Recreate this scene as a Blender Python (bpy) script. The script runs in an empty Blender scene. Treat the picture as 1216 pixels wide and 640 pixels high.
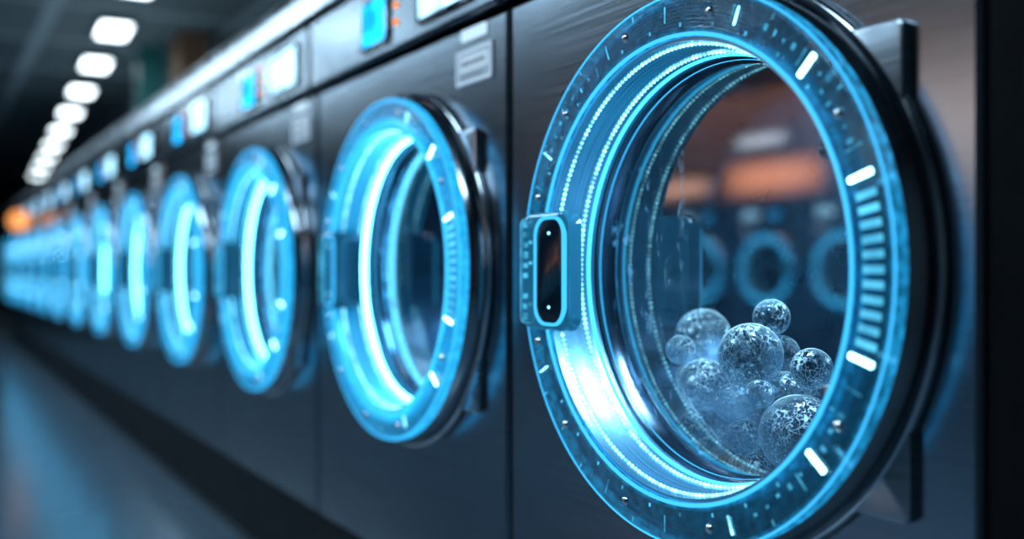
import bpy, bmesh, math, random
from mathutils import Vector, Matrix
random.seed(7)
C = bpy.context.scene.collection
PI = math.pi
bpy.context.scene.view_settings.view_transform = 'Standard'

# ------------------------------------------------------------------ materials
def nt(name):
    m = bpy.data.materials.new(name); m.use_nodes = True
    t = m.node_tree; t.nodes.clear()
    out = t.nodes.new('ShaderNodeOutputMaterial')
    return m, t, out
def prin(t, col=(.5,.5,.5), metal=0, rough=.5, em=None, es=0, spec=.5):
    b = t.nodes.new('ShaderNodeBsdfPrincipled')
    b.inputs['Base Color'].default_value = (*col,1); b.inputs['Metallic'].default_value = metal
    b.inputs['Roughness'].default_value = rough; b.inputs['Specular IOR Level'].default_value = spec
    if em: b.inputs['Emission Color'].default_value = (*em,1); b.inputs['Emission Strength'].default_value = es
    return b
def noise(t, scale=(1,1,1), s=5, detail=4, coord='Object'):
    tc = t.nodes.new('ShaderNodeTexCoord'); mp = t.nodes.new('ShaderNodeMapping'); mp.inputs['Scale'].default_value = scale
    n = t.nodes.new('ShaderNodeTexNoise'); n.inputs['Scale'].default_value = s; n.inputs['Detail'].default_value = detail
    t.links.new(tc.outputs[coord], mp.inputs['Vector']); t.links.new(mp.outputs[0], n.inputs['Vector'])
    return n
def ramp(t, src, stops):
    r = t.nodes.new('ShaderNodeValToRGB'); t.links.new(src, r.inputs[0])
    e = r.color_ramp.elements
    while len(e) < len(stops): e.new(.5)
    for i,(p,c) in enumerate(stops):
        e[i].position = p; e[i].color = (*c,1) if len(c)==3 else c
    return r
def mrange(t, src, a, b, c=0, d=1):
    r = t.nodes.new('ShaderNodeMapRange'); t.links.new(src, r.inputs[0])
    r.inputs[1].default_value=c; r.inputs[2].default_value=d; r.inputs[3].default_value=a; r.inputs[4].default_value=b
    return r
def math_(t, op, a, b):
    n=t.nodes.new('ShaderNodeMath'); n.operation=op
    for i,x in enumerate((a,b)):
        if isinstance(x,(int,float)): n.inputs[i].default_value=x
        else: t.links.new(x,n.inputs[i])
    return n.outputs[0]
def bump(t, src, b, strength=.1, dist=.001):
    u = t.nodes.new('ShaderNodeBump'); u.inputs['Strength'].default_value=strength; u.inputs['Distance'].default_value=dist
    t.links.new(src, u.inputs['Height']); t.links.new(u.outputs[0], b.inputs['Normal'])

def mat_steel(name, col, r0, r1, scale=(1,1,60), s=6, metal=1, b=.15, v=.12):
    m,t,o = nt(name); p = prin(t, col, metal, r0)
    n = noise(t, scale, s, 5); mr = mrange(t, n.outputs[0], r0, r1, .3, .7)
    t.links.new(mr.outputs[0], p.inputs['Roughness'])
    r = ramp(t, n.outputs[0], [(.3, tuple(c*(1-v) for c in col)), (.7, tuple(min(1,c*(1+v)) for c in col))])
    t.links.new(r.outputs[0], p.inputs['Base Color'])
    if b: bump(t, n.outputs[0], p, b, .0006)
    t.links.new(p.outputs[0], o.inputs[0]); return m
def mat_plain(name, col, metal=0, rough=.5, em=None, es=0, spec=.5):
    m,t,o = nt(name); p = prin(t, col, metal, rough, em, es, spec)
    n = noise(t, (1,1,1), 30, 3); mr = mrange(t, n.outputs[0], max(0,rough-.05), min(1,rough+.08), .3, .7)
    t.links.new(mr.outputs[0], p.inputs['Roughness'])
    t.links.new(p.outputs[0], o.inputs[0]); return m
def mat_emit(name, col, st, var=.0, s=20):
    m,t,o = nt(name); e = t.nodes.new('ShaderNodeEmission'); e.inputs[0].default_value=(*col,1); e.inputs[1].default_value=st
    if var:
        n = noise(t,(1,1,1),s,2); mr = mrange(t,n.outputs[0],st*(1-var),st*(1+var),.35,.65); t.links.new(mr.outputs[0], e.inputs[1])
    t.links.new(e.outputs[0], o.inputs[0]); return m
def mat_lightbox(name, col, stg, hx, hz):
    # back-lit panel, brightest along its middle
    m,t,o = nt(name); e = t.nodes.new('ShaderNodeEmission'); e.inputs[0].default_value=(*col,1)
    tc=t.nodes.new('ShaderNodeTexCoord'); sp=t.nodes.new('ShaderNodeSeparateXYZ'); t.links.new(tc.outputs['Object'], sp.inputs[0])
    def fall(sock,h,p):
        a=math_(t,'ABSOLUTE',sock,0); a=math_(t,'DIVIDE',a,h); a=math_(t,'MINIMUM',a,1.0); a=math_(t,'POWER',a,p); return math_(t,'SUBTRACT',1.02,a)
    v=math_(t,'MULTIPLY',fall(sp.outputs[0],hx,3),fall(sp.outputs[2],hz,1.3)); v=math_(t,'MULTIPLY',v,stg)
    t.links.new(v,e.inputs[1]); t.links.new(e.outputs[0], o.inputs[0]); return m

M = {}
M['body'] = mat_steel('brushed_dark_steel', (.21,.25,.295), .17, .26, (1,1,160), 3, 1, 0, .16)
M['panel'] = mat_steel('dark_panel_steel', (.11,.135,.16), .18, .28, (1,1,120), 4, 1, 0)
M['chrome'] = mat_steel('chrome', (.70,.75,.80), .08, .2, (1,1,1), 9, b=.03)
M['bezel'] = mat_steel('black_chrome', (.34,.39,.44), .10, .2, (1,1,1), 9, b=.03)
M['hinge'] = mat_steel('grey_steel', (.34,.39,.44), .18, .28, (1,1,40), 6, 1, .02)
M['seal'] = mat_steel('dark_seal', (.10,.14,.19), .12, .25, (1,1,1), 12, b=.03)
M['beam'] = mat_steel('light_steel', (.70,.74,.78), .22, .34, (3,1,25), 2, b=.05)
M['black'] = mat_plain('matte_black', (.004,.005,.006), 0, .75, spec=.1)
M['plinth'] = mat_plain('dark_plinth', (.006,.009,.012), 0, .6, spec=.12)
M['rubber'] = mat_plain('black_glass', (.004,.012,.022), 0, .10, spec=.25)
M['bead'] = mat_emit('bead_light', (.25,.78,1.0), 3.0, .6, 60)
M['tube_soft'] = mat_emit('tube_soft_light', (.05,.50,1.0), 1.5)
M['mark_soft'] = mat_emit('mark_light', (.08,.52,.85), .8, .6, 40)
M['dash'] = mat_emit('dash_light', (.10,.60,.95), 1.15, .3, 30)
M['marker'] = mat_emit('marker_light', (.35,.85,1.0), 9)
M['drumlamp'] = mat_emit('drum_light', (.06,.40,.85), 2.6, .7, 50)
M['blue_screen'] = mat_emit('blue_screen', (.01,.45,1.0), 2.6, .5, 22)
M['white_screen'] = mat_emit('white_screen', (.38,.75,1.0), 2.6, .3, 18)
M['orange'] = mat_emit('orange_led', (1.0,.25,.03), 1.8)
M['tag'] = mat_emit('lit_tag', (.55,.80,1.0), 1.2)
M['sticker'] = mat_plain('sticker', (.55,.62,.70), .1, .35)
M['ink'] = mat_plain('ink', (.05,.07,.09), 0, .5)
M['print'] = mat_plain('glowing_print', (.95,.97,1.0), 0, .4, (.5,.7,.9), .15)  # slight emission put into the print so it reads brighter in low light
M['diffuser'] = mat_emit('diffuser', (.80,.93,1.0), 8)
M['amber'] = mat_emit('amber_glow', (1.0,.36,.10), 1.6)
M['warm_orange'] = mat_lightbox('warm_orange_sign', (.95,.35,.16), 4.6, .50, .16)
M['warm_white'] = mat_lightbox('warm_white_sign', (.95,.50,.34), 3.4, .45, .10)
M['pale_white'] = mat_lightbox('pale_white_sheen_box', (.95,.72,.62), 6.0, .46, .28)  # strength raised to throw a sheen onto the nearest washer's steel
M['cool_white'] = mat_lightbox('cool_white_sign', (.8,.85,.95), 4.0, .28, .06)

def mk_ring(name, gain, cover, prof, lo, hi):
    m,t,o = nt(name)
    p = prin(t, (.012,.05,.08), 0, .04, (.02,.44,.90), .42)
    n = noise(t,(1,1,1),90,8); mr = mrange(t,n.outputs[0],lo*gain,hi*gain,.40,.66)
    at = t.nodes.new('ShaderNodeAttribute'); at.attribute_name='glow'
    r = ramp(t, at.outputs['Fac'], prof)
    t.links.new(math_(t,'MULTIPLY',mr.outputs[0],r.outputs[0]), p.inputs['Emission Strength'])
    # engraved concentric grooves and small dimples
    gr = math_(t,'SINE',math_(t,'MULTIPLY',at.outputs['Fac'],75),0)
    n2 = noise(t,(1,1,1),140,3)
    h = math_(t,'ADD',math_(t,'MULTIPLY',gr,.25),math_(t,'MULTIPLY',n2.outputs[0],1.0))
    bump(t, h, p, .45, .002)
    tr = t.nodes.new('ShaderNodeBsdfTransparent'); tr.inputs[0].default_value=(.75,.92,1,1)
    mx = t.nodes.new('ShaderNodeMixShader'); mx.inputs[0].default_value=cover
    t.links.new(tr.outputs[0], mx.inputs[1]); t.links.new(p.outputs[0], mx.inputs[2]); t.links.new(mx.outputs[0], o.inputs[0]); return m
def g(x): return (x,x,x)
PN=[(0,g(1.0)),(.07,g(.70)),(.19,g(.11)),(.84,g(.045)),(1,g(.8))]
PR=[(0,g(1.0)),(.22,g(.8)),(.42,g(.22)),(.82,g(.14)),(1,g(.7))]
PF=[(0,g(1.0)),(.5,g(1.0)),(.7,g(.8)),(.9,g(.6)),(1,g(.6))]
def mk_glow_liner(name, g0, g1):
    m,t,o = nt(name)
    p = prin(t, (.22,.40,.54), .9, .25, (.01,.36,.75), .35)  # emission on the brushed metal stands in for LED light falling on it
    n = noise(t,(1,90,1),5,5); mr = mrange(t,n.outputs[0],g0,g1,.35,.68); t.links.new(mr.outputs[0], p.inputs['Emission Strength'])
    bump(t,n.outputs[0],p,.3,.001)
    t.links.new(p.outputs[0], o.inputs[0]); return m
SETS={'near':dict(ring=mk_ring('clear_lit_acrylic',1.6,.46,PN,.35,1.2),glow_liner=mk_glow_liner('glowing_brushed_liner',.02,.35),tube=mat_emit('tube_light',(.04,.50,.95),3.6)),
      'row':dict(ring=mk_ring('bright_lit_acrylic',2.5,.62,PR,.7,1.2),glow_liner=mk_glow_liner('bright_brushed_liner',.2,1.0),tube=mat_emit('bright_tube_light',(.12,.64,1.0),14)),
      'facing':dict(ring=mk_ring('facing_lit_acrylic',7.0,.8,PF,.5,1.2),glow_liner=mk_glow_liner('facing_brushed_liner',.0,.1),tube=mat_emit('facing_tube_light',(.05,.5,1.0),.6))}
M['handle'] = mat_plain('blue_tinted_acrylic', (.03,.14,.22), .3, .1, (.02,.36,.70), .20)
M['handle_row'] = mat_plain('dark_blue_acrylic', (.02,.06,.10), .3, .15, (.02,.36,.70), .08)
def mk_pane():
    m,t,o = nt('door_glass')
    tr = t.nodes.new('ShaderNodeBsdfTransparent'); tr.inputs[0].default_value=(.80,.92,.98,1)
    g_ = t.nodes.new('ShaderNodeBsdfGlossy'); g_.inputs[0].default_value=(1,1,1,1); g_.inputs['Roughness'].default_value=.03
    mx = t.nodes.new('ShaderNodeMixShader'); mx.inputs[0].default_value=.15
    t.links.new(tr.outputs[0], mx.inputs[1]); t.links.new(g_.outputs[0], mx.inputs[2])
    # fine water specks and runs on the glass
    tc=t.nodes.new('ShaderNodeTexCoord'); v=t.nodes.new('ShaderNodeTexVoronoi'); v.inputs['Scale'].default_value=90; t.links.new(tc.outputs['Object'],v.inputs['Vector'])
    a=mrange(t,v.outputs['Distance'],.8,0,.03,.08); n=noise(t,(1,1,1),9,3); b=mrange(t,n.outputs[0],0,.5,.50,.60)
    f1=math_(t,'MULTIPLY',a.outputs[0],b.outputs[0])
    sp=t.nodes.new('ShaderNodeSeparateXYZ'); t.links.new(tc.outputs['Object'],sp.inputs[0])
    side=mrange(t,sp.outputs[0],.8,0,-.12,.0)
    n2=noise(t,(14,1,4),4,6); st_=mrange(t,n2.outputs[0],0,1,.54,.66)
    n3=noise(t,(1,1,1),70,4); st2=mrange(t,n3.outputs[0],0,1,.45,.58)
    f2=math_(t,'MULTIPLY',math_(t,'MULTIPLY',side.outputs[0],st_.outputs[0]),st2.outputs[0])
    f=math_(t,'MAXIMUM',f1,f2)
    d=t.nodes.new('ShaderNodeBsdfDiffuse'); d.inputs[0].default_value=(.5,.8,1,1)
    m2=t.nodes.new('ShaderNodeMixShader'); t.links.new(f,m2.inputs[0]); t.links.new(mx.outputs[0],m2.inputs[1]); t.links.new(d.outputs[0],m2.inputs[2])
    t.links.new(m2.outputs[0], o.inputs[0]); return m
M['pane'] = mk_pane()
def mk_ball():
    m,t,o = nt('crackled_glass')
    gl = t.nodes.new('ShaderNodeBsdfGlass'); gl.inputs['IOR'].default_value=1.33; gl.inputs['Roughness'].default_value=.0; gl.inputs[0].default_value=(.9,.97,1,1)
    tp = t.nodes.new('ShaderNodeBsdfTransparent'); tp.inputs[0].default_value=(.55,.68,.78,1)
    gm = t.nodes.new('ShaderNodeMixShader'); gm.inputs[0].default_value=.6
    t.links.new(tp.outputs[0], gm.inputs[1]); t.links.new(gl.outputs[0], gm.inputs[2])
    d = prin(t,(.85,.97,1.0),0,.12)
    tc = t.nodes.new('ShaderNodeTexCoord'); v = t.nodes.new('ShaderNodeTexVoronoi'); v.feature='DISTANCE_TO_EDGE'; v.inputs['Scale'].default_value=120
    nn = noise(t,(1,1,1),50,3)
    ad = t.nodes.new('ShaderNodeMixRGB'); ad.blend_type='ADD'; ad.inputs[0].default_value=.03
    t.links.new(tc.outputs['Object'], ad.inputs[1]); t.links.new(nn.outputs['Color'], ad.inputs[2]); t.links.new(ad.outputs[0], v.inputs['Vector'])
    r = ramp(t, v.outputs[0], [(0,(.75,.75,.75)),(.07,(.0,.0,.0))])
    n3 = noise(t,(1,1,1),110,4); sp = ramp(t,n3.outputs[0],[(.60,(0,0,0)),(.66,(1,1,1))])
    n4 = noise(t,(1,1,1),30,2); ms = mrange(t,n4.outputs[0],.25,1,.42,.58)
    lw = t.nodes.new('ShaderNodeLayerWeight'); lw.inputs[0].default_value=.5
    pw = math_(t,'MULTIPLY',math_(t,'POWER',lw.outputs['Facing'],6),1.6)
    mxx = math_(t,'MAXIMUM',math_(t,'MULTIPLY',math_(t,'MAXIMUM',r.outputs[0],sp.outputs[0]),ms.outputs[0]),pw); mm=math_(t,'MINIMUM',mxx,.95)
    u = t.nodes.new('ShaderNodeBump'); u.inputs['Strength'].default_value=.6; u.inputs['Distance'].default_value=.003
    t.links.new(v.outputs[0], u.inputs['Height']); t.links.new(u.outputs[0], gl.inputs['Normal'])
    mx = t.nodes.new('ShaderNodeMixShader'); t.links.new(mm, mx.inputs[0]); t.links.new(gm.outputs[0], mx.inputs[1]); t.links.new(d.outputs[0], mx.inputs[2])
    t.links.new(mx.outputs[0], o.inputs[0]); return m
M['ball'] = mk_ball()
M['drum'] = mat_steel('drum_steel', (.035,.055,.08), .25, .4, (6,1,6), 6, .9, .3)
def mk_floor():
    m,t,o = nt('polished_tiles')
    p = prin(t,(.10,.12,.14),0,.19)
    tc = t.nodes.new('ShaderNodeTexCoord'); br = t.nodes.new('ShaderNodeTexBrick')
    br.offset=0; br.inputs['Scale'].default_value=1; br.inputs['Brick Width'].default_value=.9; br.inputs['Row Height'].default_value=.9
    br.inputs['Mortar Size'].default_value=.006; br.inputs['Color1'].default_value=(.10,.155,.20,1); br.inputs['Color2'].default_value=(.085,.135,.175,1); br.inputs['Mortar'].default_value=(.03,.035,.04,1)
    t.links.new(tc.outputs['Object'], br.inputs['Vector']); t.links.new(br.outputs[0], p.inputs['Base Color'])
    t.links.new(p.outputs[0], o.inputs[0]); return m
M['floor'] = mk_floor()
def mk_ceil():
    m,t,o = nt('ceiling_panels')
    p = prin(t,(.04,.05,.06),0,.6)
    tc = t.nodes.new('ShaderNodeTexCoord'); br = t.nodes.new('ShaderNodeTexBrick')
    br.offset=0; br.inputs['Scale'].default_value=1; br.inputs['Brick Width'].default_value=1.2; br.inputs['Row Height'].default_value=1.2
    br.inputs['Mortar Size'].default_value=.05; br.inputs['Color1'].default_value=(.10,.13,.15,1); br.inputs['Color2'].default_value=(.06,.08,.095,1); br.inputs['Mortar'].default_value=(.30,.36,.40,1)
    t.links.new(tc.outputs['Object'], br.inputs['Vector']); t.links.new(br.outputs[0], p.inputs['Base Color'])
    t.links.new(p.outputs[0], o.inputs[0]); return m
M['ceiling'] = mk_ceil()
M['wall'] = mat_plain('dark_wall', (.08,.10,.12), 0, .7)
M['brownwall'] = mat_plain('brown_wall', (.30,.16,.10), 0, .6)
M['teal'] = mat_plain('teal_paint', (.03,.20,.20), 0, .5)
M['brown'] = mat_plain('brown_wood', (.22,.12,.07), 0, .5)

# ------------------------------------------------------------------ mesh helpers
def obj(name, bm, mat, parent=None, smooth=False, angle=None):
    bmesh.ops.recalc_face_normals(bm, faces=bm.faces)
    me = bpy.data.meshes.new(name); bm.to_mesh(me); bm.free()
    if smooth:
        for p in me.polygons: p.use_smooth = True
        if angle:
            me.set_sharp_from_angle(angle=angle)
    me.materials.append(mat)
    o = bpy.data.objects.new(name, me); C.objects.link(o)
    if parent: o.parent = parent
    return o
def box(bm, c, s, bev=0, mtx=None):
    r = bmesh.ops.create_cube(bm, size=1); vs = r['verts']
    bmesh.ops.scale(bm, vec=s, verts=vs); bmesh.ops.translate(bm, vec=c, verts=vs)
    if bev:
        es = list({e for v in vs for e in v.link_edges})
        rr = bmesh.ops.bevel(bm, geom=es, offset=bev, segments=2, affect='EDGES', profile=.5)
        vs = list({v for f in rr['faces'] for v in f.verts} | {v for v in vs if v.is_valid})
    if mtx: bmesh.ops.transform(bm, matrix=mtx, verts=vs)
    return vs
def lathe(bm, prof, cx, cz, seg=128, closed=True):
    rings = []
    for (r,u) in prof:
        if r < 1e-6: rings.append([bm.verts.new((cx,-u,cz))]*seg)
        else: rings.append([bm.verts.new((cx+r*math.cos(2*PI*i/seg), -u, cz+r*math.sin(2*PI*i/seg))) for i in range(seg)])
    n = len(rings); rng = range(n) if closed else range(n-1)
    for k in rng:
        A,B = rings[k], rings[(k+1)%n]
        for i in range(seg):
            j=(i+1)%seg
            vs = [A[i],A[j],B[j],B[i]]
            q=[]
            for v in vs:
                if v not in q: q.append(v)
            if len(q)>=3: bm.faces.new(q)
def torus(bm, R, u, r, cx, cz, seg=128, ms=10):
    lathe(bm, [(R+r*math.cos(2*PI*k/ms), u+r*math.sin(2*PI*k/ms)) for k in range(ms)], cx, cz, seg)
def rrect(x0,x1,z0,z1,r,n=6):
    P=[]
    for (cx,cz,a0) in ((x1-r,z1-r,0),(x0+r,z1-r,90),(x0+r,z0+r,180),(x1-r,z0+r,270)):
        for k in range(n+1):
            a=math.radians(a0+90*k/n); P.append((cx+r*math.cos(a),cz+r*math.sin(a)))
    return P
def plate(bm, P, y0, y1, ch=.0):
    cx=sum(p[0] for p in P)/len(P); cz=sum(p[1] for p in P)/len(P)
    def loop(y, s):
        out=[]
        for (x,z) in P:
            dx,dz=x-cx,z-cz; l=math.hypot(dx,dz); k=(l-s)/l
            out.append(bm.verts.new((cx+dx*k,y,cz+dz*k)))
        return out
    sg = 1 if y1<y0 else -1
    L=[loop(y0,0), loop(y1+sg*ch,0)]
    if ch: L+=[loop(y1+sg*ch*.3,ch*.3),loop(y1,ch)]
    n=len(P)
    for a,b in zip(L,L[1:]):
        for i in range(n): bm.faces.new([a[i],a[(i+1)%n],b[(i+1)%n],b[i]])
    bm.faces.new(L[0][::-1]); bm.faces.new(L[-1])
def frame_plate(bm, Po, Pi, y0, y1):
    n=len(Po); a=[[bm.verts.new((x,y,z)) for (x,z) in P] for P,y in ((Po,y0),(Po,y1),(Pi,y1),(Pi,y0))]
    for k in range(4):
        A,B=a[k],a[(k+1)%4]
        for i in range(n): bm.faces.new([A[i],A[(i+1)%n],B[(i+1)%n],B[i]])
def radial_box(bm, cx, cz, ang, r, lr, lt, u0, u1, bev=0):
    m = Matrix.Translation((cx,0,cz)) @ Matrix.Rotation(-math.radians(ang),4,'Y')
    box(bm, (r, -(u0+u1)/2, 0), (lr, u1-u0, lt), bev, m)
def thing(name, label, cat, loc=(0,0,0), group=None):
    o = bpy.data.objects.new(name, None); C.objects.link(o); o.location = loc; o.empty_display_size=.1
    o['label']=label; o['category']=cat
    if group: o['group']=group
    return o
def tag(o, label, cat, group=None):
    o['label']=label; o['category']=cat
    if group: o['group']=group
    return o
def struct(name, bm, mat):
    o = obj(name, bm, mat); o['kind']='structure'; return o
def dup(root, loc, label, scale=None):
    r = root.copy(); C.objects.link(r); r.location=loc; r['label']=label
    for ch in list(root.children):
        c = ch.copy(); C.objects.link(c); c.parent=r
        for g_ in ch.children:
            d = g_.copy(); C.objects.link(d); d.parent=c
    return r

# ------------------------------------------------------------------ camera model (only used to measure where things stand)
F=1180.; VX=-90.; N=math.hypot(608-VX,F); ct=F/N; st=(608-VX)/N; CH=.73; CP=.75
def W(px,py,z):
    X=(px-608)*z/F; H=(320-py)*z/F
    return Vector((-ct*z+st*X, -CP+st*z+ct*X, CH+H))
cam = bpy.data.cameras.new('camera'); co = bpy.data.objects.new('camera', cam); C.objects.link(co)
co.location=(0,-CP,CH); co.rotation_euler=(PI/2,0,math.atan2(ct,st))
cam.sensor_width=36; cam.sensor_fit='HORIZONTAL'; cam.lens=F/1216*36; cam.clip_start=.02
cam.dof.use_dof=True; cam.dof.focus_distance=1.12; cam.dof.aperture_fstop=1.5
bpy.context.scene.camera=co

# ------------------------------------------------------------------ the washer
PL=.19; DZ=.54; SEAM=.931; TOP=1.08
def make_washer(label, hw, xd, loc, group, kind):
    S=SETS[kind]
    t = thing('washing_machine', label, 'washing machine', loc, group)
    bm = bmesh.new(); n=96; R=.306
    x0,x1,z0,z1=-hw,hw,0,SEAM
    ang=[2*PI*i/n for i in range(n)]
    outer=[]
    for a in ang:
        c,s=math.cos(a),math.sin(a); k=1e9
        if c>1e-9: k=min(k,(x1-xd)/c)
        if c<-1e-9: k=min(k,(x0-xd)/c)
        if s>1e-9: k=min(k,(z1-DZ)/s)
        if s<-1e-9: k=min(k,(z0-DZ)/s)
        outer.append([xd+c*k,DZ+s*k])
    for cx_,cz_ in ((x0,z0),(x0,z1),(x1,z0),(x1,z1)):
        i=min(range(n),key=lambda i:(outer[i][0]-cx_)**2+(outer[i][1]-cz_)**2); outer[i]=[cx_,cz_]
    e=.006
    def clampin(p): return (min(max(p[0],x0+e),x1-e), min(max(p[1],z0+e),z1-e))
    L=[[bm.verts.new((xd+R*math.cos(a),.03,DZ+R*math.sin(a))) for a in ang],
       [bm.verts.new((xd+R*math.cos(a),0,DZ+R*math.sin(a))) for a in ang],
       [bm.verts.new((clampin(p)[0],0,clampin(p)[1])) for p in outer],
       [bm.verts.new((p[0],e,p[1])) for p in outer],
       [bm.verts.new((p[0],.75,p[1])) for p in outer]]
    for A,B in zip(L,L[1:]):
        for i in range(n):
            j=(i+1)%n; bm.faces.new([A[i],A[j],B[j],B[i]])
    bm.faces.new(L[-1])
    obj('body', bm, M['body'], t)
    bm=bmesh.new(); box(bm,(0,.365,(SEAM+.006+TOP)/2),(2*hw,.77,TOP-SEAM-.006),.006)
    cp=obj('control_panel', bm, M['panel'], t)
    yf=-.02
    def screen(nm,cx,cz,sx,sz,mat):
        bm=bmesh.new(); plate(bm, rrect(cx-sx/2,cx+sx/2,cz-sz/2,cz+sz/2,.008), yf, yf-.004,.001); obj(nm,bm,mat,cp)
        bm=bmesh.new(); frame_plate(bm, rrect(cx-sx/2-.008,cx+sx/2+.008,cz-sz/2-.008,cz+sz/2+.008,.012), rrect(cx-sx/2,cx+sx/2,cz-sz/2,cz+sz/2,.008), yf+.001, yf-.006); obj('screen_frame',bm,M['rubber'],cp)
    screen('blue_screen',-.045,1.004,.115,.082,M['blue_screen'])
    screen('white_screen',min(.245,hw-.12),1.008,.19,.085,M['white_screen'])
    for z in (1.045,1.015,.985):
        bm=bmesh.new(); lathe(bm,[(0,-yf+.005),(.0050,-yf+.004),(.0062,-yf-.001)],.052,z,16,False); obj('indicator_light',bm,M['orange'],cp,True)
    xs=min(.31,hw-.075)
    bm=bmesh.new(); plate(bm, rrect(xs-.04,xs+.04,.906,.924,.005), 0, -.004,.001); obj('lit_tag',bm,M['tag'],t)
    bm=bmesh.new(); plate(bm, rrect(xs-.06,xs+.06,.835,.893,.005), 0,-.002,.0005); sk=obj('sticker',bm,M['sticker'],t)
    bm=bmesh.new(); frame_plate(bm, rrect(xs-.058,xs+.058,.837,.891,.004), rrect(xs-.053,xs+.053,.842,.886,.003), -.002,-.003)
    obj('sticker_border',bm,M['print'],sk)
    bm=bmesh.new(); plate(bm, rrect(xs-.047,xs+.047,.857,.881,.002),-.002,-.0026); obj('sticker_field',bm,M['print'],sk)
    bm=bmesh.new()
    rs=random.Random(3)
    for row,(zz,hh) in enumerate(((.869,.007),(.849,.003))):
        x=xs-.040
        while x<xs+.033:
            w_=rs.choice((.003,.005,.006)); box(bm,(x+w_/2,-.0028,zz),(w_,.001,hh)); x+=w_+.005
    obj('sticker_print',bm,M['ink'],sk)
    # door: chrome bezel is the part, the rest sits on it
    bm=bmesh.new()
    lathe(bm,[(.311,0),(.312,.012),(.309,.024),(.303,.031),(.299,.035),(.252,.035),(.252,-.050),(.300,-.050),(.300,.0)],xd,DZ)
    door=obj('door',bm,M['bezel'],t,True,math.radians(35))
    bm=bmesh.new(); torus(bm,.3105,.006,.0055,xd,DZ); obj('chrome_rim',bm,M['chrome'],door,True)
    prof=[(.300,.0352),(.301,.046),(.298,.051),(.294,.052)]+[(.294-.0015*i,.052) for i in range(1,25)]+[(.253,.050),(.2505,.046),(.2505,.0352)]
    bm=bmesh.new(); lathe(bm,prof,xd,DZ)
    lr=obj('light_ring',bm,S['ring'],door,True,math.radians(40))
    at=lr.data.attributes.new('glow','FLOAT','POINT')
    for i,v in enumerate(lr.data.vertices):
        at.data[i].value=(math.hypot(v.co.x-xd,v.co.z-DZ)-.2505)/.05
    bm=bmesh.new(); torus(bm,.2535,.0505,.0022,xd,DZ); obj('inner_edge_light',bm,M['tube_soft'],door,True)
    bm=bmesh.new(); torus(bm,.2985,.0505,.0012,xd,DZ); obj('outer_edge_light',bm,M['tube_soft'],door,True)
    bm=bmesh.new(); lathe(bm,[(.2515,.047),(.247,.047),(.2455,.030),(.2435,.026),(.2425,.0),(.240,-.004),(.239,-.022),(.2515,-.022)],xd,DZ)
    obj('liner',bm,S['glow_liner'],door,True,math.radians(30))
    for (rb,ub,nb) in ((.2450,.034,230),(.2405,-.002,230)):
        bm=bmesh.new()
        for i in range(nb):
            a=2*PI*i/nb
            bmesh.ops.create_icosphere(bm,subdivisions=1,radius=.0025,matrix=Matrix.Translation((xd+rb*math.cos(a),-ub,DZ+rb*math.sin(a))))
        obj('bead_strip',bm,M['bead'],door,True)
    bm=bmesh.new(); torus(bm,.2393,-.0135,.0024 if kind=='near' else .005,xd,DZ); obj('light_tube',bm,S['tube'],door,True)
    bm=bmesh.new(); lathe(bm,[(.2515,-.0222),(.238,-.0222),(.2355,-.027),(.2345,-.034),(.2325,-.038),(.2320,-.052),(.2515,-.052)],xd,DZ)
    sl=obj('door_seal',bm,M['seal'],door,True,math.radians(50))
    bm=bmesh.new(); torus(bm,.2355,-.030,.0010,xd,DZ); obj('trim_light',bm,M['tube_soft'],door,True)
    for k in range(-5,6):
        bm=bmesh.new(); radial_box(bm,xd,DZ,k*2.7,.278,.022,.0068,.0521,.0532,.0004); obj('dash_light',bm,M['dash'],door)
    bm=bmesh.new()
    for k in range(0,64):
        a=k*5.625
        if min(a,360-a)<22 or abs(a-180)<17: continue
        if k%4==0: radial_box(bm,xd,DZ,a,.278,.018,.0014,.0521,.0530)
        elif k%2==0: radial_box(bm,xd,DZ,a,.291,.006,.0014,.0521,.0530)
        else: radial_box(bm,xd,DZ,a,.264,.004,.0022,.0521,.0530)
    rs=random.Random(11)
    for a in list(range(24,60,3))+list(range(300,336,4))+list(range(118,150,4)):
        radial_box(bm,xd,DZ,a,.277+rs.uniform(-.005,.005),rs.choice((.003,.006)),rs.choice((.002,.004)),.0521,.0530)
    obj('dial_marks',bm,M['mark_soft'],door)
    for a in (17,-16.5,-39,42.5,66,-68,148,208):
        bm=bmesh.new(); radial_box(bm,xd,DZ,a,.277,.026 if abs(a)<43 else .020,.0056 if abs(a)<43 else .0020,.0522,.0550,.001); obj('marker_light',bm,M['marker'] if abs(a)<43 else M['bead'],door)
    for a in (30,75,105,135,160,200,225,255,285,330):
        bm=bmesh.new(); ca,sa=math.cos(math.radians(a)),math.sin(math.radians(a))
        lathe(bm,[(0,.0555),(.0035,.0553),(.0058,.052)],xd+.277*ca,DZ+.277*sa,16,False); obj('screw',bm,M['chrome'],door,True)
    # latch handle on the left
    near=kind=='near'
    hx0,hx1=xd-.286,xd-(.172 if near else .196)
    bm=bmesh.new(); plate(bm,rrect(hx0,hx1,DZ-.078,DZ+.074,.022,8),-.044 if near else -.010,-.066,.007); obj('handle',bm,M['handle'] if near else M['handle_row'],door,True,math.radians(30))
    wx0,wx1=xd-.240,hx1-.006
    rr=.022 if near else .015
    bm=bmesh.new(); plate(bm,rrect(wx0,wx1,DZ-.068,DZ+.064,rr,10),-.063,-.0685,.002); obj('handle_window',bm,M['rubber'],door,True,math.radians(30))
    bm=bmesh.new(); frame_plate(bm,rrect(wx0-.0035,wx1+.0035,DZ-.0715,DZ+.0675,rr+.0035,10),rrect(wx0,wx1,DZ-.068,DZ+.064,rr,10),-.0645,-.0700)
    obj('handle_rim',bm,M['tube_soft'],door)
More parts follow.
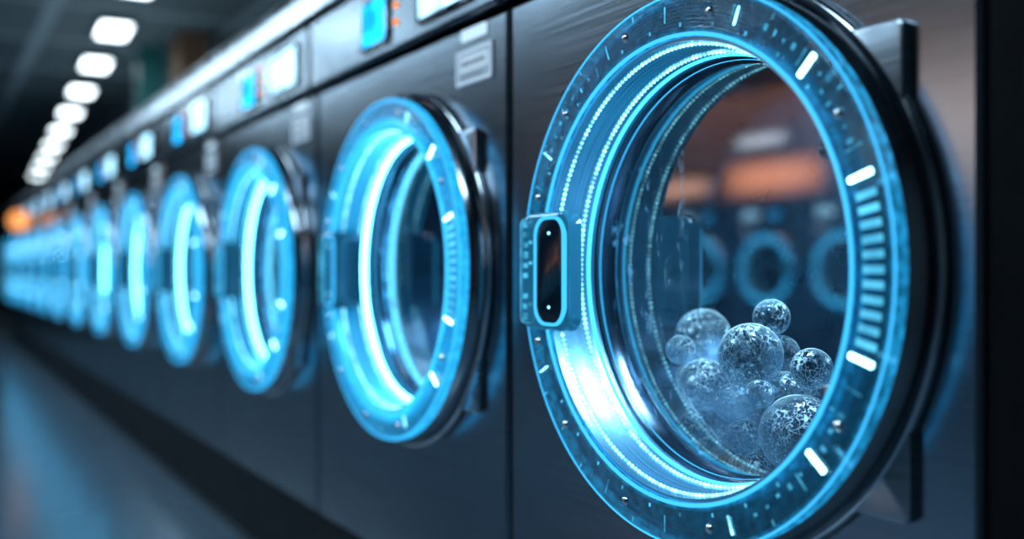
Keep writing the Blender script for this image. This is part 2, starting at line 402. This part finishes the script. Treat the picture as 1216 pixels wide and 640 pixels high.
    bm=bmesh.new(); frame_plate(bm,rrect(hx0+.003,xd-.246,DZ-.071,DZ+.067,.010),rrect(hx0+.005,xd-.248,DZ-.069,DZ+.065,.008),-.0655,-.0668)
    for i in range(10):
        z=DZ-.062+i*.0135
        if i in (3,): continue
        box(bm,(hx0+.016,-.0664,z),(.010,.0012,.0065 if i%3 else .009)); 
        if i%2: box(bm,(hx0+.029,-.0664,z+.003),(.007,.0012,.004))
    obj('handle_marks',bm,M['mark_soft'],door)
    for z in (DZ-.048,DZ+.046):
        bm=bmesh.new(); lathe(bm,[(0,.0705),(.0015,.0700),(.0022,.068)],(wx0+wx1)/2,z,16,False); obj('handle_light',bm,M['bead'],door,True)
    bm=bmesh.new(); vs=[bm.verts.new((xd+.2325*math.cos(2*PI*i/128),.043,DZ+.2325*math.sin(2*PI*i/128))) for i in range(128)]; bm.faces.new(vs)
    obj('glass_pane',bm,M['pane'],door)
    for s in (1,-1):
        bm=bmesh.new()
        if s==1: plate(bm,rrect(xd+.180,xd+.276,DZ+.106,DZ+.222,.008),0,-.012,.003)
        else: plate(bm,rrect(xd+.180,xd+.282,DZ-.224,DZ-.110,.008),0,-.010,.003)
        obj('hinge',bm,M['hinge'],t,True,math.radians(30))
    bm=bmesh.new(); lathe(bm,[(.2325,-.054),(.252,-.060),(.254,-.068),(.254,-.21),(.235,-.232),(.12,-.242),(0,-.235)],xd,DZ,96,False)
    dr=obj('drum',bm,M['drum'],t,True,math.radians(50))
    bm=bmesh.new(); torus(bm,.2475,-.0625,.0024,xd,DZ,96,8); obj('drum_light',bm,M['drumlamp'],dr,True)
    return t

GR='washing machines in the long receding row'
w1=make_washer('nearest stainless steel washer with lit round door and glass balls in its drum',.3815,.0385,(-.8895,0,PL),GR,'near')
B2=1.275; PW=.838
w2=make_washer('second washer from the right, grey sticker beside its lit round door',.413,.0575,(-(B2+PW/2),0,PL),GR,'row')
ORD=['third','fourth','fifth','sixth','seventh','eighth','ninth','tenth','eleventh','twelfth']
for i in range(11):
    lab = ('%s washer from the right, blurred blue glowing round door'%ORD[i]) if i<10 else 'last washer at the far left end of the row, tiny blue glowing door'
    dup(w2,(-(B2+PW*(i+1.5)),0,PL),lab)
XEND=-(B2+PW*12)
def area(name,loc,sx,sy,e,col,rot=(0,0,0)):
    l=bpy.data.lights.new(name,'AREA'); l.shape='RECTANGLE'; l.size=sx; l.size_y=sy; l.energy=e; l.color=col
    o=bpy.data.objects.new(name,l); C.objects.link(o); o.location=loc; o.rotation_euler=rot; return o
area('drum_fill',(-.851,.125,CH+.238),.16,.07,6.0,(.45,.78,1))  # unseen fill added inside the drum to brighten the glass balls
area('drum_fill',(-(B2+PW/2)+.0575,.125,CH+.238),.16,.07,2.0,(.2,.6,1))  # same added fill in the second drum

labs=['washer across the aisle, mirrored in the steel beside nearest door','washer across the aisle, mirrored at right edge of nearest door glass','washer across the aisle, mirrored right of centre in nearest door glass','washer across the aisle, mirrored at centre of nearest door glass',
'washer across the aisle, mirrored left of centre in nearest door glass','washer across the aisle, mirrored at left edge of nearest door glass']
k=.78
wf=make_washer(labs[0],.413,.0575,(-2.83,-4.0,CH-DZ*k),'washers of the facing row across the aisle','facing')
wf.scale=(k,k,k); wf.rotation_euler=(0,0,PI)
for i in range(1,6): dup(wf,(-2.83-.65*i,-4.0,CH-DZ*k),labs[i])

# ------------------------------------------------------------------ glass balls in the nearest drum
cx,cz=-.851,CH
PB=[(950,516,48,.862,'largest clear glass ball, lower right of the pile against the door glass'),
(835,400,34,.89,'clear glass ball at the upper left of the pile'),
(890,428,38,.862,'second largest clear glass ball, upper middle of the pile'),
(835,462,31,.86,'clear glass ball on the left side of the pile, below the upper left ball'),
(916,377,22,.90,'small clear glass ball on the very top of the pile'),
(935,470,34,.90,'clear glass ball directly above the largest ball'),
(878,482,25,.85,'medium clear glass ball at the centre front of the pile'),
(858,528,31,.86,'clear glass ball at the bottom left of the pile'),
(897,515,22,.85,'small clear glass ball just left of the largest ball'),
(825,505,19,.85,'small clear glass ball at the lower left edge of the pile'),
(964,438,25,.88,'clear glass ball at the right end of the pile, near the door ring'),
(898,552,17,.84,'smallest clear glass ball, at the bottom between the lower balls'),
(812,425,17,.87,'small clear glass ball at the far left edge, beside the upper left ball'),
(925,430,22,.93,'clear glass ball tucked behind the second largest ball, to its right'),
(975,470,20,.87,'small clear glass ball half hidden by the door ring, above the largest ball'),
(850,490,20,.92,'clear glass ball half hidden behind the bottom left ball'),
(800,470,18,.90,'small clear glass ball at the left edge, below the far left one'),
(905,530,22,.94,'clear glass ball at the back, low behind the largest ball'),
(865,455,22,.95,'clear glass ball at the back, behind the centre of the pile'),
(945,450,24,.95,'clear glass ball at the back right of the pile'),
(908,480,17,.85,'little clear glass ball in front, between the centre ball and the large right ones'),
(878,552,13,.84,'tiny clear glass ball at the very bottom of the window'),
(838,548,14,.85,'tiny clear glass ball at the bottom left, below the bottom left ball')]
P=[];Rr=[];T=[]
for (px,py,r,p,lb) in PB:
    z=N*p/(px-VX); w=W(px,py,z); P.append(w); Rr.append(r*z/F); T.append((px,py))
DR=.2515; Y0,Y1=.068,.222
for it in range(1200):
    for i in range(len(P)):
        p=P[i].y+CP; px,py=T[i]; q=W(px,py,N*p/(px-VX))
        P[i]=P[i].lerp(q,.02 if it<1100 else 0)
    for _ in range(3):
        for i in range(len(P)):
            for j in range(i+1,len(P)):
                d=P[j]-P[i]; l=d.length; m=Rr[i]+Rr[j]+.0003
                if l<m:
                    d=d/l*(m-l)
                    if i==0: P[j]+=d
                    else: P[i]-=d*.5; P[j]+=d*.5
        for i in range(len(P)):
            q=Vector((P[i].x-cx,P[i].z-cz)); m=DR-Rr[i]
            if q.length>m: q=q/q.length*m; P[i].x=cx+q.x; P[i].z=cz+q.y
            P[i].y=min(max(P[i].y,Y0+Rr[i]),Y1-Rr[i])
for i,(c,r) in enumerate(zip(P,Rr)):
    bm=bmesh.new(); bmesh.ops.create_uvsphere(bm,u_segments=40,v_segments=24,radius=r)
    o=obj('glass_ball',bm,M['ball'],None,True); o.location=c; o.rotation_euler=(i*1.3,i*.7,i*2.1)
    tag(o,PB[i][4],'glass ball','glass balls piled in the nearest drum')

# ------------------------------------------------------------------ setting
XA,XB,YA,YB,HC=-34.,1.6,-4.7,7.,2.5
def slab(name,x0,x1,y0,y1,z0,z1,mat):
    bm=bmesh.new(); box(bm,((x0+x1)/2,(y0+y1)/2,(z0+z1)/2),(x1-x0,y1-y0,z1-z0)); return struct(name,bm,mat)
slab('floor',XA,XB,YA,YB,-.1,0,M['floor'])
slab('ceiling',XA,XB,YA,YB,HC,HC+.1,M['ceiling'])
slab('wall_left',XA,XB,YA-.1,YA,0,HC,M['wall'])
slab('wall_right',XA,XB,YB,YB+.1,0,HC,M['wall'])
slab('wall_back',XA-.1,XA,YA,YB,0,HC,M['wall'])
slab('wall_front',XB,XB+.1,YA,YB,0,HC,M['wall'])
slab('trim_1',XEND,-.506,.012,.76,0,PL,M['plinth'])
slab('trim_2',-.498,-.05,-.004,.76,0,1.46,M['black'])
slab('trim_3',-7.0,-2.3,-4.6,-4.02,0,CH-DZ*k,M['black'])
slab('trim_4',-7.2,-2.0,-4.62,-4.05,1.19,1.95,M['brownwall'])
area('wall_warm_fill',(-4.8,-3.6,2.3),3.0,.2,26,(1,.55,.32),(math.radians(-35),0,0))  # unseen warm fill added to brighten the brown facing wall
area('ceiling_fill',(-7.5,.55,1.45),5.0,.15,10,(.5,.75,.85),(math.radians(180),0,0))  # unseen upward fill added above the row to lift the dark ceiling
bm=bmesh.new()
pr=[(-.026,1.276),(-.030,1.285),(-.030,1.33),(-.018,1.36),(.03,1.405),(.06,1.412),(.74,1.412),(.74,1.276)]
A=[bm.verts.new((XEND,y,z)) for y,z in pr]; B=[bm.verts.new((-.5,y,z)) for y,z in pr]
for i in range(len(pr)): j=(i+1)%len(pr); bm.faces.new([A[i],A[j],B[j],B[i]])
bm.faces.new(A[::-1]); bm.faces.new(B)
tag(obj('steel_cover',bm,M['beam']),'long brushed steel cover running along the top of the washer row','cover')

q=W(178,0,8); slab('trim_5',q.x-.10,q.x+.10,q.y-.10,q.y+.10,0,HC,M['teal'])
q=W(225,0,7.5); slab('trim_6',q.x-.16,q.x+.16,q.y-.1,q.y+.1,0,HC,M['brown'])
q=W(330,0,7.5); slab('trim_7',q.x-.12,q.x+.12,q.y-.1,q.y+.1,0,HC,M['brown'])

def ceiling_light(label,loc,sx,sy,rz,group,mat):
    t=thing('ceiling_light',label,'ceiling light',loc,group); t.rotation_euler=(0,0,rz)
    bm=bmesh.new(); fo=[(-sx/2-.03,-sy/2-.03),(sx/2+.03,-sy/2-.03),(sx/2+.03,sy/2+.03),(-sx/2-.03,sy/2+.03)]
    ins=[(-sx/2,-sy/2),(sx/2,-sy/2),(sx/2,sy/2),(-sx/2,sy/2)]
    L=[[bm.verts.new((x,y,z)) for x,y in P_] for P_,z in ((fo,0),(fo,-.05),(ins,-.05),(ins,0))]
    for k in range(4):
        A_,B_=L[k],L[(k+1)%4]
        for i in range(4): bm.faces.new([A_[i],A_[(i+1)%4],B_[(i+1)%4],B_[i]])
    obj('frame',bm,M['panel'],t)
    bm=bmesh.new(); box(bm,(0,0,-.025),(sx-.002,sy-.002,.03),.004); obj('diffuser',bm,mat,t)
    return t
ys=[-17,38,78,110,135,156,173,187,199,209]
names=['ceiling light panel cut off by the top edge of the photo','largest fully visible ceiling light panel, near the top left','second fully visible ceiling light panel of the receding line','third fully visible ceiling light panel of the receding line',
'fourth fully visible ceiling light panel of the receding line','fifth fully visible ceiling light panel of the receding line','sixth fully visible ceiling light panel of the receding line','seventh fully visible ceiling light panel of the receding line',
'eighth ceiling light panel, low in the receding line','farthest ceiling light panel, just above the steel cover']
pts=[]
for y in ys:
    z=(HC-.05-CH)*F/(320-y); px=-15+ (320-y)*150/282.
    q=W(px,y,z); pts.append(q)
dv=pts[-1]-pts[0]; rz=math.atan2(dv.y,dv.x)
for q,nm in zip(pts,names):
    ceiling_light(nm,(q.x,q.y,HC),.52,.20,rz,'ceiling lights in the receding line',M['diffuser'])
on=['nearest the viewer','second from the viewer','third from the viewer','fourth from the viewer','fifth from the viewer','farthest from the viewer']
for i in range(6):  # unseen aisle fixtures added to light the floor and streak the steel
    x=-1.0-1.9*i
    ceiling_light('unseen ceiling light added over the aisle, '+on[i],(x,-1.9,HC),1.2,.35,0,'unseen ceiling lights added over the aisle',M['diffuser'])
    area('aisle_fill',(x,-1.9,HC-.06),1.3,.4,27,(.50,.78,1))  # fill under each added fixture, brightens floor and washer fronts

q=W(23,262,7.7)
t=thing('beacon_lamp','round amber glowing lamp at the far left end of the row','lamp',q)
bm=bmesh.new(); bmesh.ops.create_uvsphere(bm,u_segments=32,v_segments=20,radius=.075); obj('globe',bm,M['amber'],t,True)
bm=bmesh.new(); L_=-q.y-.024
box(bm,(0,L_/2,0),(.02,abs(L_),.02),.003); box(bm,(0,L_-.008,0),(.08,.014,.08),.003); obj('bracket',bm,M['bezel'],t)

for nm,x,h,w_,hh,mt,lb in (('light_box',-4.80,.62,1.0,.30,'warm_orange','orange light box on the facing wall, mirrored in nearest door glass'),
    ('light_box',-5.78,.60,.88,.19,'warm_white','pale warm light box on the facing wall, mirrored left of the orange one'),
    ('light_box',-3.78,.76,.88,.52,'pale_white','pale light box on the facing wall, enlarged to add sheen on the steel, mirrored right of the orange one'),  # made taller and brighter for the sheen on the nearest washer
    ('light_box',-2.78,.76,.88,.52,'pale_white','unseen tall pale light box added on the facing wall for steel sheen, nearest the viewer'),  # added out of view for the sheen on the nearest washer
    ('light_box',-4.90,.87,.56,.12,'cool_white','slim white light box above the orange one, mirrored in door glass')):
    t=thing(nm,lb,'light box',(x,-4.05,CH+h))
    bm=bmesh.new(); frame_plate(bm,rrect(-w_/2-.01,w_/2+.01,-hh/2-.01,hh/2+.01,.01),rrect(-w_/2,w_/2,-hh/2,hh/2,.005),0,.05); obj('frame',bm,M['brownwall'],t)
    bm=bmesh.new(); box(bm,(0,.022,0),(w_,.04,hh)); obj('panel',bm,M[mt],t)

w=bpy.data.worlds.new('world'); bpy.context.scene.world=w; w.use_nodes=True
w.node_tree.nodes['Background'].inputs[0].default_value=(.02,.035,.05,1); w.node_tree.nodes['Background'].inputs[1].default_value=.3
